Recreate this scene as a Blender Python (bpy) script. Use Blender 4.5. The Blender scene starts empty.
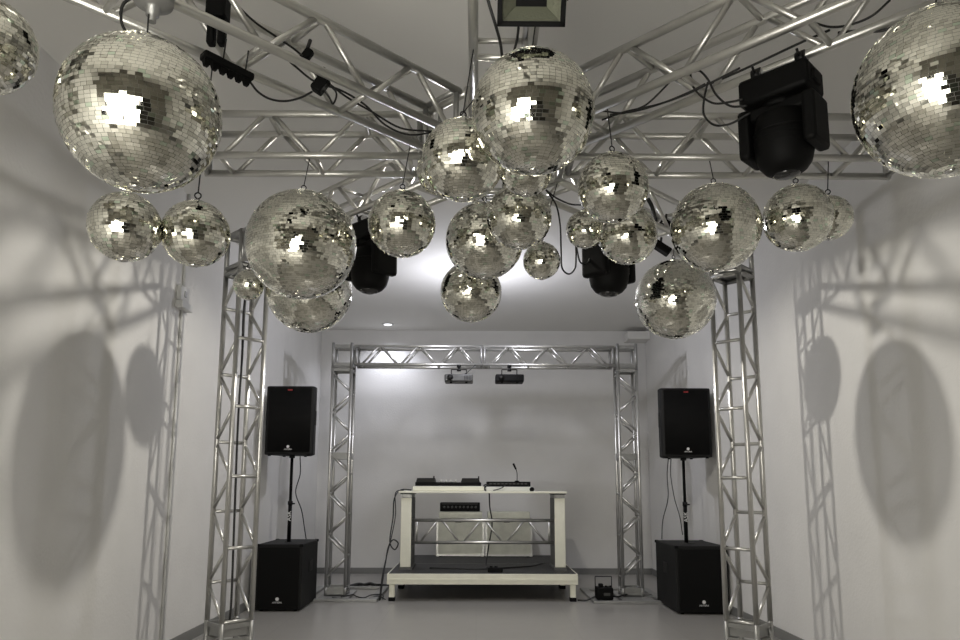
import bpy, math, random
from mathutils import Vector, Matrix
random.seed(7)
sc = bpy.context.scene
COL = sc.collection

# ------------------------------------------------------------------ camera
H_CAM, F_PX, TANP, Y0, ROLL, YAW = 1.2757, 740.88, 0.1489, 375.64, 0.0030, 0.0041
def make_camera():
    a = math.atan(TANP)
    R = Vector((math.cos(YAW), -math.sin(YAW), 0)); Fw = Vector((math.sin(YAW), math.cos(YAW), 0)); Zu = Vector((0, 0, 1))
    fwd = Fw*math.cos(a) + Zu*math.sin(a); up = Zu*math.cos(a) - Fw*math.sin(a)
    r2 = R*math.cos(ROLL) + up*math.sin(ROLL); u2 = up*math.cos(ROLL) - R*math.sin(ROLL)
    cd = bpy.data.cameras.new('camera'); co = bpy.data.objects.new('camera', cd); COL.objects.link(co)
    cd.sensor_width = 36; cd.lens = 36*F_PX/960; cd.shift_y = (Y0-320)/960; cd.clip_start = .02
    m = Matrix((r2, u2, -fwd)).transposed().to_4x4(); m.translation = Vector((0, 0, H_CAM)); co.matrix_world = m
    sc.camera = co
make_camera()

# ------------------------------------------------------------------ light
sc.view_settings.view_transform = 'Standard'; sc.view_settings.look = 'None'
sc.view_settings.gamma = 1; sc.view_settings.use_curve_mapping = False
sc.view_settings.exposure = 0.16
sc.cycles.caustics_reflective = False; sc.cycles.caustics_refractive = False
w = bpy.data.worlds.new('world'); sc.world = w; w.use_nodes = True
w.node_tree.nodes['Background'].inputs[0].default_value = (.02, .02, .02, 1)
w.node_tree.nodes['Background'].inputs[1].default_value = 1.0
WINDOW_STRENGTH = 6.6
def spot(name, loc, target, power, color, angle, blend, rad):
    l = bpy.data.lights.new(name, 'SPOT'); l.energy = power; l.color = color; l.spot_size = math.radians(angle); l.spot_blend = blend; l.shadow_soft_size = rad
    o = bpy.data.objects.new(name, l); COL.objects.link(o); o.location = loc
    o.rotation_euler = (Vector(target)-Vector(loc)).to_track_quat('-Z', 'Y').to_euler(); return o
WARM = (1, .955, .87)
spot('centre_lamp', (0.0, 4.76, 3.30), (0.0, 4.76, 0), 135, WARM, 172, .25, .045)
spot('downlight_beam', (-1.32, 10.76, 3.60), (-1.32, 10.90, 0), 48, (.86, .88, 1), 140, .9, .04)

gl = bpy.data.lights.new('ceiling_lamp_glow', 'POINT'); gl.energy = 54; gl.color = (.88, .89, 1); gl.shadow_soft_size = .06
go = bpy.data.objects.new('ceiling_lamp_glow', gl); COL.objects.link(go); go.location = (-.02, 7.9, 3.08)

# ------------------------------------------------------------------ materials
def mat(name, col, rough=.5, metal=0., bump=0., bscale=60., var=0., vscale=4., emit=None, spec=None):
    m = bpy.data.materials.new(name); m.use_nodes = True; nt = m.node_tree; b = nt.nodes['Principled BSDF']
    b.inputs['Base Color'].default_value = (*col, 1); b.inputs['Roughness'].default_value = rough; b.inputs['Metallic'].default_value = metal
    if spec is not None: b.inputs['Specular IOR Level'].default_value = spec
    if bump or var: tc = nt.nodes.new('ShaderNodeTexCoord')
    if bump:
        n = nt.nodes.new('ShaderNodeTexNoise'); n.inputs['Scale'].default_value = bscale; n.inputs['Detail'].default_value = 5
        nt.links.new(tc.outputs['Object'], n.inputs['Vector'])
        bp = nt.nodes.new('ShaderNodeBump'); bp.inputs['Strength'].default_value = bump; bp.inputs['Distance'].default_value = .01
        nt.links.new(n.outputs['Fac'], bp.inputs['Height']); nt.links.new(bp.outputs['Normal'], b.inputs['Normal'])
    if var:
        n = nt.nodes.new('ShaderNodeTexNoise'); n.inputs['Scale'].default_value = vscale; n.inputs['Detail'].default_value = 4
        nt.links.new(tc.outputs['Object'], n.inputs['Vector'])
        r = nt.nodes.new('ShaderNodeValToRGB')
        r.color_ramp.elements[0].position = .3; r.color_ramp.elements[1].position = .7
        r.color_ramp.elements[0].color = (*[c*(1-var) for c in col], 1); r.color_ramp.elements[1].color = (*[min(1, c*(1+var)) for c in col], 1)
        nt.links.new(n.outputs['Fac'], r.inputs['Fac']); nt.links.new(r.outputs['Color'], b.inputs['Base Color'])
    if emit: b.inputs['Emission Color'].default_value = (*emit[0], 1); b.inputs['Emission Strength'].default_value = emit[1]
    return m
M = dict(
    wall=mat('plaster_wall', (.72, .71, .685), .85, bump=.22, bscale=45, var=.025, vscale=3),
    ceil=mat('painted_ceiling', (.78, .77, .735), .9, bump=.05, bscale=30),
    base=mat('grey_skirting', (.20, .20, .19), .5),
    alu=mat('brushed_aluminium', (.58, .575, .55), .34, .9, var=.06, vscale=9),
    alud=mat('aluminium_plate', (.34, .34, .33), .42, .7, var=.08, vscale=14),
    steel=mat('floor_plate_steel', (.34, .34, .33), .45, .5, var=.1, vscale=8),
    mirror=mat('mirror_glass', (.86, .85, .765), .03, 1.0),
    mirror2=mat('worn_mirror_glass', (.66, .65, .57), .05, 1.0),
    mirror3=mat('greenish_mirror_glass', (.68, .78, .64), .04, 1.0),
    core=mat('ball_core', (.42, .42, .38), .4, .5),
    black=mat('black_plastic', (.002, .002, .002), .6, spec=.14),
    blackm=mat('black_metal', (.006, .006, .006), .45, .1, spec=.25),
    cab=mat('black_cabinet_paint', (.006, .006, .006), .6, bump=.12, bscale=350, spec=.25),
    grille=mat('black_grille', (.0035, .0035, .0035), .7, bump=.3, bscale=500, spec=.15),
    cable=mat('cable_rubber', (.01, .01, .01), .5),
    glass=mat('lens_glass', (.02, .02, .02), .05),
    white=mat('white_print', (.75, .75, .75), .6),
    red=mat('red_badge', (.30, .02, .02), .5),
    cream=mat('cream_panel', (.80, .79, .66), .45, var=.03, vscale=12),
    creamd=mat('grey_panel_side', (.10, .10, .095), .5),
    deck=mat('black_stage_deck', (.018, .018, .018), .6, bump=.15, bscale=200),
    casem=mat('case_laminate', (.52, .52, .44), .42, .35, bump=.12, bscale=90, var=.12, vscale=9),
    flap=mat('flood_reflector', (.22, .23, .175), .25, .6, bump=.2, bscale=120),
    ledw=mat('pale_plastic', (.70, .70, .64), .5),
    box=mat('white_box_plastic', (.62, .62, .60), .4),
    proj=mat('projector_grey', (.05, .05, .047), .45),
    mirrord=mat('cap_chrome', (.7, .7, .68), .2, 1.0),
    window=mat('lit_window', (.8, .8, .8), .5, emit=((1, .965, .88), WINDOW_STRENGTH)),
    front=mat('darkened_front_wall', (.30, .285, .25), .85, bump=.15, bscale=45),  # unseen wall, shade put into its colour so the balls reflect less brightness
    door=mat('added_door_dark', (.05, .047, .042), .5),  # dark tone for the added door behind the camera
    lamp=mat('downlight_lamp', (1, 1, 1), .5, emit=((.92, .95, 1), 2)),
)
def floor_mat():
    m = bpy.data.materials.new('floor_tiles'); m.use_nodes = True; nt = m.node_tree; b = nt.nodes['Principled BSDF']
    tc = nt.nodes.new('ShaderNodeTexCoord'); br = nt.nodes.new('ShaderNodeTexBrick'); br.offset = 0
    br.inputs['Color1'].default_value = (.33, .318, .298, 1); br.inputs['Color2'].default_value = (.345, .333, .312, 1); br.inputs['Mortar'].default_value = (.29, .28, .265, 1)
    br.inputs['Scale'].default_value = 1; br.inputs['Brick Width'].default_value = .9; br.inputs['Row Height'].default_value = .9; br.inputs['Mortar Size'].default_value = .003
    nt.links.new(tc.outputs['Object'], br.inputs['Vector']); nt.links.new(br.outputs['Color'], b.inputs['Base Color'])
    n = nt.nodes.new('ShaderNodeTexNoise'); n.inputs['Scale'].default_value = 5; n.inputs['Detail'].default_value = 5
    r = nt.nodes.new('ShaderNodeMapRange'); r.inputs['To Min'].default_value = .27; r.inputs['To Max'].default_value = .33
    nt.links.new(tc.outputs['Object'], n.inputs['Vector']); nt.links.new(n.outputs['Fac'], r.inputs['Value']); nt.links.new(r.outputs['Result'], b.inputs['Roughness'])
    return m
M['floor'] = floor_mat()

# ------------------------------------------------------------------ mesh builder
def basis(d):
    d = d.normalized(); a = Vector((0, 0, 1)) if abs(d.z) < .9 else Vector((1, 0, 0))
    x = d.cross(a).normalized(); return x, d.cross(x).normalized()
class MB:
    def __init__(s): s.v = []; s.f = []; s.mi = []; s.sm = []; s.mats = []; s.cur = 0
    def use(s, m):
        if m not in s.mats: s.mats.append(m)
        s.cur = s.mats.index(m); return s
    def face(s, idx, smooth=False): s.f.append(tuple(idx)); s.mi.append(s.cur); s.sm.append(smooth)
    def tube(s, a, b, r, n=10, r2=None, caps=True):
        a = Vector(a); b = Vector(b); r2 = r if r2 is None else r2; x, y = basis(b-a); o = len(s.v)
        for p, q in ((a, r), (b, r2)):
            for k in range(n):
                t = 2*math.pi*k/n; s.v.append(p + x*(q*math.cos(t)) + y*(q*math.sin(t)))
        for k in range(n): k2 = (k+1) % n; s.face((o+k, o+n+k, o+n+k2, o+k2), True)
        if caps: s.face([o+k for k in range(n)]); s.face([o+n+k for k in reversed(range(n))])
        return s
    def box(s, c, size, M3=None, bev=0.):
        hx, hy, hz = [q/2 for q in size]; c = Vector(c); M3 = M3 or Matrix.Identity(3)
        if bev <= 0:
            o = len(s.v)
            for z in (-hz, hz):
                for (x, y) in ((-hx, -hy), (hx, -hy), (hx, hy), (-hx, hy)): s.v.append(c + M3 @ Vector((x, y, z)))
            for q in ((3, 2, 1, 0), (4, 5, 6, 7), (0, 1, 5, 4), (1, 2, 6, 5), (2, 3, 7, 6), (3, 0, 4, 7)): s.face([o+i for i in q])
        else: s.prism([(-hx, -hy), (hx, -hy), (hx, hy), (-hx, hy)], -hz, hz, c, M3, bev)
        return s
    def prism(s, poly, z0, z1, c=(0, 0, 0), M3=None, bev=0.):
        """vertical prism of a CCW polygon, rounded top and bottom edges and corners"""
        c = Vector(c); M3 = M3 or Matrix.Identity(3); P = [Vector((p[0], p[1])) for p in poly]; n = len(P)
        if bev > 0:
            Q = []
            for i in range(n):
                a = (P[i-1]-P[i]).normalized(); b = (P[(i+1) % n]-P[i]).normalized()
                Q += [P[i]+a*bev, P[i]+(a+b)*bev*.3, P[i]+b*bev]
            P = Q; n = len(P)
        cen = sum(P, Vector((0, 0)))/n
        def ring(z, inset):
            out = []
            for i in range(n):
                e1 = (P[i]-P[i-1]); e2 = (P[(i+1) % n]-P[i]); n1 = Vector((-e1.y, e1.x)).normalized(); n2 = Vector((-e2.y, e2.x)).normalized()
                q = P[i]+(n1+n2).normalized()*inset; out.append(c + M3 @ Vector((q.x, q.y, z)))
            return out
        rings = [(z0, 0), (z1, 0)] if bev <= 0 else [(z0, bev), (z0+bev*.3, bev*.3), (z0+bev, 0), (z1-bev, 0), (z1-bev*.3, bev*.3), (z1, bev)]
        o = len(s.v)
        for z, i in rings: s.v += ring(z, i)
        for k in range(len(rings)-1):
            for i in range(n): j = (i+1) % n; s.face((o+k*n+i, o+k*n+j, o+(k+1)*n+j, o+(k+1)*n+i), bev > 0 and k != 2)
        s.face([o+i for i in reversed(range(n))]); s.face([o+(len(rings)-1)*n+i for i in range(n)])
        return s
    def lathe(s, prof, c, axis=(0, 0, 1), n=24, smooth=True):
        ax = Vector(axis).normalized(); x, y = basis(ax); c = Vector(c); o = len(s.v)
        for r, z in prof:
            for k in range(n): t = 2*math.pi*k/n; s.v.append(c + ax*z + x*(r*math.cos(t)) + y*(r*math.sin(t)))
        for i in range(len(prof)-1):
            for k in range(n): k2 = (k+1) % n; s.face((o+i*n+k, o+(i+1)*n+k, o+(i+1)*n+k2, o+i*n+k2), smooth)
        s.face([o+k for k in range(n)]); s.face([o+(len(prof)-1)*n+k for k in reversed(range(n))])
        return s
    def torus(s, c, axis, R, r, n=16, m=8):
        ax = Vector(axis).normalized(); x, y = basis(ax); c = Vector(c); o = len(s.v)
        for i in range(n):
            t = 2*math.pi*i/n; d = x*math.cos(t)+y*math.sin(t)
            for j in range(m): u = 2*math.pi*j/m; s.v.append(c + d*(R+r*math.cos(u)) + ax*(r*math.sin(u)))
        for i in range(n):
            for j in range(m): i2 = (i+1) % n; j2 = (j+1) % m; s.face((o+i*m+j, o+i2*m+j, o+i2*m+j2, o+i*m+j2), True)
        return s
    def path(s, pts, r, n=8, sub=6):
        P = [Vector(p) for p in pts]; Q = []
        if len(P) > 2:
            E = [P[0]*2-P[1]] + P + [P[-1]*2-P[-2]]
            for i in range(1, len(E)-2):
                for k in range(sub):
                    t = k/sub; a, b, c, d = E[i-1:i+3]
                    Q.append(.5*((2*b) + (c-a)*t + (2*a-5*b+4*c-d)*t*t + (3*b-a-3*c+d)*t**3))
            Q.append(P[-1])
        else: Q = P
        o = len(s.v); x = None
        for i, q in enumerate(Q):
            d = (Q[min(i+1, len(Q)-1)]-Q[max(i-1, 0)]).normalized()
            if x is None: x, y = basis(d)
            else:
                x = (x - d*x.dot(d))
                x = x.normalized() if x.length > 1e-6 else basis(d)[0]
                y = d.cross(x)
            for k in range(n): t = 2*math.pi*k/n; s.v.append(q + x*(r*math.cos(t)) + y*(r*math.sin(t)))
        for i in range(len(Q)-1):
            for k in range(n): k2 = (k+1) % n; s.face((o+i*n+k, o+i*n+k2, o+(i+1)*n+k2, o+(i+1)*n+k), True)
        s.face([o+k for k in reversed(range(n))]); e = o+(len(Q)-1)*n; s.face([e+k for k in range(n)])
        return s
    def build(s, name, m=None, parent=None, loc=(0, 0, 0)):
        """verts are in world space; loc is the origin given to the object"""
        off = Vector(loc); q = parent
        if q is not None: off = Vector((0, 0, 0))
        while q is not None: off = off + q.location; q = q.parent
        me = bpy.data.meshes.new(name); me.from_pydata([tuple(Vector(v)-Vector(off)) for v in s.v], [], s.f)
        for q in (s.mats or [m]): me.materials.append(q)
        me.polygons.foreach_set('material_index', s.mi); me.polygons.foreach_set('use_smooth', s.sm); me.update()
        o = bpy.data.objects.new(name, me); COL.objects.link(o)
        if parent is not None: o.parent = parent
        else: o.location = loc
        return o
def tag(o, label, cat, group=None):
    o['label'] = label; o['category'] = cat
    if group: o['group'] = group
    return o
def thing(name, label, cat, loc, group=None):
    o = bpy.data.objects.new(name, None); o.empty_display_size = .05; COL.objects.link(o); o.location = loc
    return tag(o, label, cat, group)
def struct(name, mb, m): o = mb.build(name, m); o['kind'] = 'structure'; return o
def text(name, s, size, loc, rot, m, parent):
    c = bpy.data.curves.new(name, 'FONT'); c.body = s; c.size = size; c.align_x = 'CENTER'; c.align_y = 'CENTER'; c.extrude = .0006
    c.materials.append(m); o = bpy.data.objects.new(name, c); COL.objects.link(o); o.parent = parent
    o.location = Vector(loc)-parent.location; o.rotation_euler = rot
    dg = bpy.context.evaluated_depsgraph_get(); me = bpy.data.meshes.new_from_object(o.evaluated_get(dg)); me.name = name
    k = bpy.data.objects.new(name, me); k.location = o.location; k.rotation_euler = o.rotation_euler; k.parent = parent
    bpy.data.objects.remove(o); COL.objects.link(k); k.name = name; return k

# ------------------------------------------------------------------ the room
XL, XR, YB, YF, ZC = -2.3835, 2.5851, 11.177, -.35, 3.6394
T = .12
struct('floor', MB().box(((XL+XR)/2, (YB+YF)/2, -T/2), (XR-XL+2*T, YB-YF+2*T, T)), M['floor'])
struct('ceiling', MB().box(((XL+XR)/2, (YB+YF)/2, ZC+T/2), (XR-XL+2*T, YB-YF+2*T, T)), M['ceil'])
struct('wall_left', MB().box((XL-T/2, (YB+YF)/2, ZC/2), (T, YB-YF+2*T, ZC)), M['wall'])
struct('wall_right', MB().box((XR+T/2, (YB+YF)/2, ZC/2), (T, YB-YF+2*T, ZC)), M['wall'])
struct('wall_back', MB().box(((XL+XR)/2, YB+T/2, ZC/2), (XR-XL, T, ZC)), M['wall'])
WX0, WX1, WZ0, WZ1 = -2.1, -.05, .12, 2.35
fw = MB()
for x0, x1, z0, z1 in ((XL, WX0, 0, ZC), (WX1, XR, 0, ZC), (WX0, WX1, 0, WZ0), (WX0, WX1, WZ1, ZC)):
    fw.box(((x0+x1)/2, YF-T/2, (z0+z1)/2), (x1-x0, T, z1-z0))
struct('wall_front', fw, M['front'])
wn = MB(); wn.use(M['window']).box(((WX0+WX1)/2, YF-.06, (WZ0+WZ1)/2), (WX1-WX0, .01, WZ1-WZ0))
wn.use(M['black'])
for x in (WX0+.02, (WX0+WX1)/2, WX1-.02): wn.box((x, YF-.05, (WZ0+WZ1)/2), (.04, .04, WZ1-WZ0))
for z in (WZ0+.02, WZ1-.02): wn.box(((WX0+WX1)/2, YF-.05, z), (WX1-WX0, .04, .04))
struct('window_1', wn, None)
dm = MB().box((.50, YF+.012, 1.05), (.95, .04, 2.1), None, .004)  # unseen door, added to give the mirror balls a dark stripe to reflect
for z in (.55, 1.5): dm.box((.50, YF+.034, z), (.70, .012, .75), None, .004)
dm.tube((.10, YF+.03, 1.0), (.10, YF+.08, 1.0), .012, 10)
struct('added_door_1', dm, M['door'])
BH = .085
struct('baseboard_left', MB().box((XL+.006, (YB+YF)/2, BH/2), (.012, YB-YF, BH)), M['base'])
struct('baseboard_right', MB().box((XR-.006, (YB+YF)/2, BH/2), (.012, YB-YF, BH)), M['base'])
struct('baseboard_back', MB().box(((XL+XR)/2, YB-.006, BH/2), (XR-XL-.03, .012, BH)), M['base'])
struct('trim_1', MB().box((XR-.165, YB-.16, 3.515), (.33, .32, .12), bev=.006), M['ceil'])   # small soffit in the corner

# ------------------------------------------------------------------ trusses
S = .22; E_ = S/2; CR = .0185; BR = .0125
HX, HY, ZB = .0918, 3.622, 2.910
CHORDS = []
def truss(root, A, B, W, V, first=.14, pitch=.25, phase=0, ends=(True, True), chord='chord_tube', last=None):
    last = first if last is None else last
    """four chords from A to B around the centre line; W the rung direction, V the lattice direction"""
    A = Vector(A); B = Vector(B); W = Vector(W).normalized(); V = Vector(V).normalized(); U = (B-A).normalized(); L = (B-A).length
    for sw in (-1, 1):
        for sv in (-1, 1):
            o = W*(sw*E_)+V*(sv*E_); CHORDS.append((A+o, B+o)); MB().tube(A+o, B+o, CR, 14).build(chord, M['alu'], root)
    lb = MB(); n = int((L-first-last)/pitch + .5); step = (L-first-last)/n
    side = lambda k: (-1 if (k+phase) % 2 == 0 else 1)
    for sw in (-1, 1):
        for k in range(n):
            p = A + U*(first+step*k+.018) + W*(sw*E_) + V*(side(k)*E_); q = A + U*(first+step*(k+1)-.018) + W*(sw*E_) + V*(side(k+1)*E_)
            lb.tube(p, q, BR, 8)
    for k in range(n+1):
        p = A + U*(first+step*k) + V*(side(k)*E_); lb.tube(p-W*E_, p+W*E_, BR, 8)
    lb.build('lattice_bracing', M['alu'], root)
    for e, P in zip(ends, (A+U*.02, B-U*.02)):
        if not e: continue
        m = MB()
        for sw in (-1, 1): m.tube(P+W*(sw*E_)-V*E_, P+W*(sw*E_)+V*E_, .0135, 10)
        for sv in (-1, 1): m.tube(P-W*E_+V*(sv*E_), P+W*E_+V*(sv*E_), .0135, 10)
        m.build('end_frame', M['alud'], root)
ZM = ZB+E_
hub = thing('truss_hub', 'eight-sided aluminium hub cage joining the overhead truss arms above the mirror balls', 'truss', (HX, HY, ZB))
AP = .335; m1 = MB(); m2 = MB()
m3 = MB(); corner = [Vector((HX+AP/math.cos(math.pi/8)*math.cos(math.pi/8+k*math.pi/4), HY+AP/math.cos(math.pi/8)*math.sin(math.pi/8+k*math.pi/4), 0)) for k in range(8)]
for k in range(8):
    a, b = corner[k], corner[(k+1) % 8]
    MB().tube(a+Vector((0, 0, ZB-.02)), a+Vector((0, 0, ZB+S+.02)), .019, 12).build('post', M['alu'], hub)
    for z, q in ((ZB, m1), (ZB+S, m3)): q.tube(a+Vector((0, 0, z)), b+Vector((0, 0, z)), CR, 10)
    for t in (.3, .7):
        q = a.lerp(b, t); MB().tube(q+Vector((0, 0, ZB)), q+Vector((0, 0, ZB+S)), .012, 8).build('upright_bar', M['alud'], hub)
m1.build('ring_tube', M['alu'], hub); m3.build('ring_tube', M['alu'], hub)
m2.tube((HX-.30, HY+.05, ZB), (HX+.30, HY+.05, ZB), CR, 10).tube((HX-.05, HY-.32, ZB), (HX-.05, HY+.32, ZB), CR, 10).build('cross_bars', M['alu'], hub)
CHORDS += [(Vector((HX-.30, HY+.05, ZB)), Vector((HX+.30, HY+.05, ZB))), (Vector((HX-.05, HY-.32, ZB)), Vector((HX-.05, HY+.32, ZB)))]
TX, TY = 1.8282, 1.794
def arm(label, dx, dy, L, phase=0, first=.14, r0=.365, last=None):
    u = Vector((dx, dy, 0)).normalized(); wv = Vector((-u.y, u.x, 0)); c = Vector((HX, HY, ZM))
    t = thing('ceiling_truss', label, 'truss', (HX+u.x*r0, HY+u.y*r0, ZB), 'truss arms meeting at the ceiling hub')
    truss(t, c+u*r0, c+u*L, wv, (0, 0, 1), first, .25, phase, last=last); return t
LD = math.hypot(TX, TY)-.14
arm('aluminium truss arm pointing straight left from the hub, its open end beside the left wall', -1, 0, 1.535, 0, .07, last=.15)
arm('aluminium truss arm pointing straight right from the hub, behind the large moving head', 1, 0, 2.10, 0, .02, last=.075)
arm('aluminium truss arm running over the camera, with the floodlight hanging under it', 0, -1, 2.3, 0)
arm('aluminium truss arm running to the upper left corner, above the biggest mirror ball', -TX, -TX, math.hypot(TX, TX)-.14, 0, .04, last=.09)
arm('aluminium truss arm running to the upper right corner, with the large moving head clamped on', TX, -TX, math.hypot(TX, TX)-.14, 1, .01, last=.07)
arm('aluminium truss arm from hub back to the left tower', -TX, TY, LD, 0)
arm('aluminium truss arm from hub back to the right tower', TX, TY, LD, 0)
arm('short aluminium truss arm pointing to the back wall, hidden behind the middle mirror balls', 0, 1, 1.0, 0)

def tower(label, cx, cy, sgn, group=None):
    t = thing('truss_tower', label, 'truss', (cx, cy, 0), 'square aluminium truss towers')
    W = Vector((1, -sgn, 0)); V = Vector((sgn, 1, 0))      # rungs face the hall, lattice on the flanks
    # main shaft
    truss(t, (cx, cy, .34), (cx, cy, 2.835), W, V, .005, .25, 0, (False, False))
    W = W.normalized(); V = V.normalized(); R3 = Matrix((W, V, Vector((0, 0, 1)))).transposed()
    bs = MB()                                               # foot section
    for sw in (-1, 1):
        for sv in (-1, 1): bs.tube(Vector((cx, cy, .015))+W*(sw*E_)+V*(sv*E_), Vector((cx, cy, .34))+W*(sw*E_)+V*(sv*E_), CR, 12)
    for z, h in ((.315, .03), (.22, .026)):
        for sv in (-1, 1): bs.box(Vector((cx, cy, z))+V*(sv*E_), (S, .014, h), R3); bs.box(Vector((cx, cy, z))+W*(sv*E_), (.014, S, h), R3)
    bs.box((cx, cy, .268), (S-.02, S-.02, .05), R3)
    bs.build('foot_section', M['alud'], t)
    MB().box((cx, cy, .008), (.36, .36, .016), R3).build('base_plate', M['steel'], t)
    cb = MB()
    for sw in (-1, 1):
        for sv in (-1, 1): cb.tube(Vector((cx, cy, 2.83))+W*(sw*E_)+V*(sv*E_), Vector((cx, cy, ZB+S+.02))+W*(sw*E_)+V*(sv*E_), CR, 12)
    for z in (2.838, 2.885, ZB+S):
        for sv in (-1, 1):
            cb.tube(Vector((cx, cy, z))+V*(sv*E_)-W*E_, Vector((cx, cy, z))+V*(sv*E_)+W*E_, CR, 10)
            cb.tube(Vector((cx, cy, z))+W*(sv*E_)-V*E_, Vector((cx, cy, z))+W*(sv*E_)+V*E_, CR, 10)
    cb.box((cx, cy, 2.862), (S-.01, S-.01, .012), R3)
    cb.box((cx, cy, ZB+S+.012), (S+.03, S+.03, .012), R3)
    cb.build('corner_block', M['alud'], t)
    return t
tower('free-standing aluminium truss tower in front of the speaker by the left wall', HX-TX, HY+TY, -1)
tower('free-standing aluminium truss tower in front of the speaker by the right wall', HX+TX, HY+TY, 1)
tower('aluminium truss tower outside the picture carrying the arm to the upper left', HX-TX, HY-TX, 1)
tower('aluminium truss tower outside the picture carrying the arm to the upper right', HX+TX, HY-TX, -1)

# goal-shaped frame at the back
FX, FY, FT = 1.701, 8.847, 2.949
def frame_column(label, sx):
    cx = HX+sx*FX
    t = thing('frame_column', label, 'truss', (cx, FY, .03), 'uprights of the goal-shaped truss frame')
    truss(t, (cx, FY, .12), (cx, FY, FT-.02-S-.06), (0, 1, 0), (1, 0, 0), .12, .235, 0, (False, False), last=.05)
    m = MB()
    for a in (-1, 1):
        for b in (-1, 1):
            m.tube((cx+a*E_, FY+b*E_, .03), (cx+a*E_, FY+b*E_, .13), CR, 12); m.tube((cx+a*E_, FY+b*E_, FT-.3), (cx+a*E_, FY+b*E_, FT+.02), CR, 12)
    for b in (-1, 1):
        for z, h in ((.06, .03), (.115, .025), (FT-.305, .035), (FT-.24, .04), (FT-.02, .04)):
            m.box((cx, FY+b*E_, z), (S, .016, h)); m.box((cx+b*E_, FY, z), (.016, S, h))
    m.box((cx, FY, FT-.272), (S-.01, S-.01, .012)); m.box((cx, FY, .088), (S-.01, S-.01, .03))
    m.build('corner_block', M['alud'], t)
    j = MB()
    for b in (-1, 1): j.box((cx, FY+b*E_, 1.62), (S+.02, .018, .075)); j.box((cx+b*E_, FY, 1.62), (.018, S, .075))
    j.build('joint_plate', M['alud'], t)
frame_column('left upright of the truss frame behind the mixing table', -1)
frame_column('right upright of the truss frame behind the mixing table', 1)
def beam(label, x0, x1, ph):
    zc = FT-.02-E_
    t = thing('frame_beam', label, 'truss', (x0, FY, zc-E_), 'top beam pieces of the goal-shaped truss frame')
    truss(t, (x0, FY, zc), (x1, FY, zc), (0, 1, 0), (0, 0, 1), .07, .245, ph)
BX = .072
beam('left half of the frame beam, the projectors hanging near its right end', HX-FX+E_+.035, BX, 0)
beam('right half of the frame beam, ending at the right upright', BX, HX+FX-E_-.035, 0)
def base_frame(label, x0, x1, y0, y1):
    t = thing('frame_base', label, 'floor base', ((x0+x1)/2, (y0+y1)/2, 0), 'flat steel bases of the truss frame')
    m = MB()
    for y in (y0, y1): m.box(((x0+x1)/2, y, .015), (x1-x0, .09, .03), bev=.004)
    for x in (x0+.045, x1-.045, ): m.box((x, (y0+y1)/2, .015), (.09, y1-y0-.09, .03), bev=.004)
    m.build('base_bars', M['steel'], t)
    cx = HX + (FX if x0 > 0 else -FX)
    MB().box((cx, FY, .0225), (.34, .75, .015)).build('mounting_plate', M['steel'], t)
base_frame('flat steel floor base under the left upright of the frame', -1.98, -1.10, 8.53, 9.55)
base_frame('flat steel floor base under the right upright of the frame', 1.29, 2.13, 8.43, 9.45)

# ------------------------------------------------------------------ mirror balls
def ball_mesh(D, rnd):
    R = D/2; m = MB(); m.use(M['core'])
    core = [(max(1e-4, (R-.0022)*math.sin(math.pi*i/24)), -(R-.0022)*math.cos(math.pi*i/24)) for i in range(25)]
    m.lathe(core, (0, 0, 0), n=36); m.use(M['mirror'])
    rows = max(12, round(math.pi*R/.0114)); g = .00042
    for i in range(1, rows-1):
        th0 = math.pi*i/rows; th1 = math.pi*(i+1)/rows; thm = (th0+th1)/2; n = max(6, round(2*math.pi*R*math.sin(thm)/.0196)); ph = rnd.random()*6.28
        rowtilt = rnd.gauss(0, .010)
        for k in range(n):
            p0 = ph+2*math.pi*k/n; p1 = ph+2*math.pi*(k+1)/n; pm = (p0+p1)/2
            nrm = Vector((math.sin(thm)*math.cos(pm), math.sin(thm)*math.sin(pm), math.cos(thm)))
            ex = Vector((-math.sin(pm), math.cos(pm), 0)); ey = nrm.cross(ex)
            nn = (nrm + ex*rnd.gauss(0, .024) + ey*(rowtilt+rnd.gauss(0, .018))).normalized()
            if rnd.random() < .02: nn = (nn + ex*rnd.gauss(0, .09) + ey*rnd.gauss(0, .09)).normalized()
            ex = (ex-nn*ex.dot(nn)).normalized(); ey = nn.cross(ex)
            hw = R*math.sin(thm)*math.pi/n-g; hw = max(hw, .002); hh = R*math.pi/rows/2-g; c = nrm*(R+.0002)
            t0 = (R*math.sin(th0)*math.pi/n-g)/hw if hw else 1; t1 = (R*math.sin(th1)*math.pi/n-g)/hw if hw else 1
            t0 = min(1.2, max(.5, t0)); t1 = min(1.2, max(.5, t1))
            up = 1 if ey.z > 0 else -1; ta, tb = (t1, t0) if up > 0 else (t0, t1)
            o = len(m.v); q = [c-ex*hw*ta-ey*hh, c+ex*hw*ta-ey*hh, c+ex*hw*tb+ey*hh, c-ex*hw*tb+ey*hh]
            m.v += q + [v-nn*.0022 for v in q]
            t = rnd.random(); m.use(M['mirror' if t < .74 else 'mirror2' if t < .95 else 'mirror3'])
            m.face((o, o+1, o+2, o+3))
            for a in range(4): b = (a+1) % 4; m.face((o+a, o+4+a, o+4+b, o+b))
    return m
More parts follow.
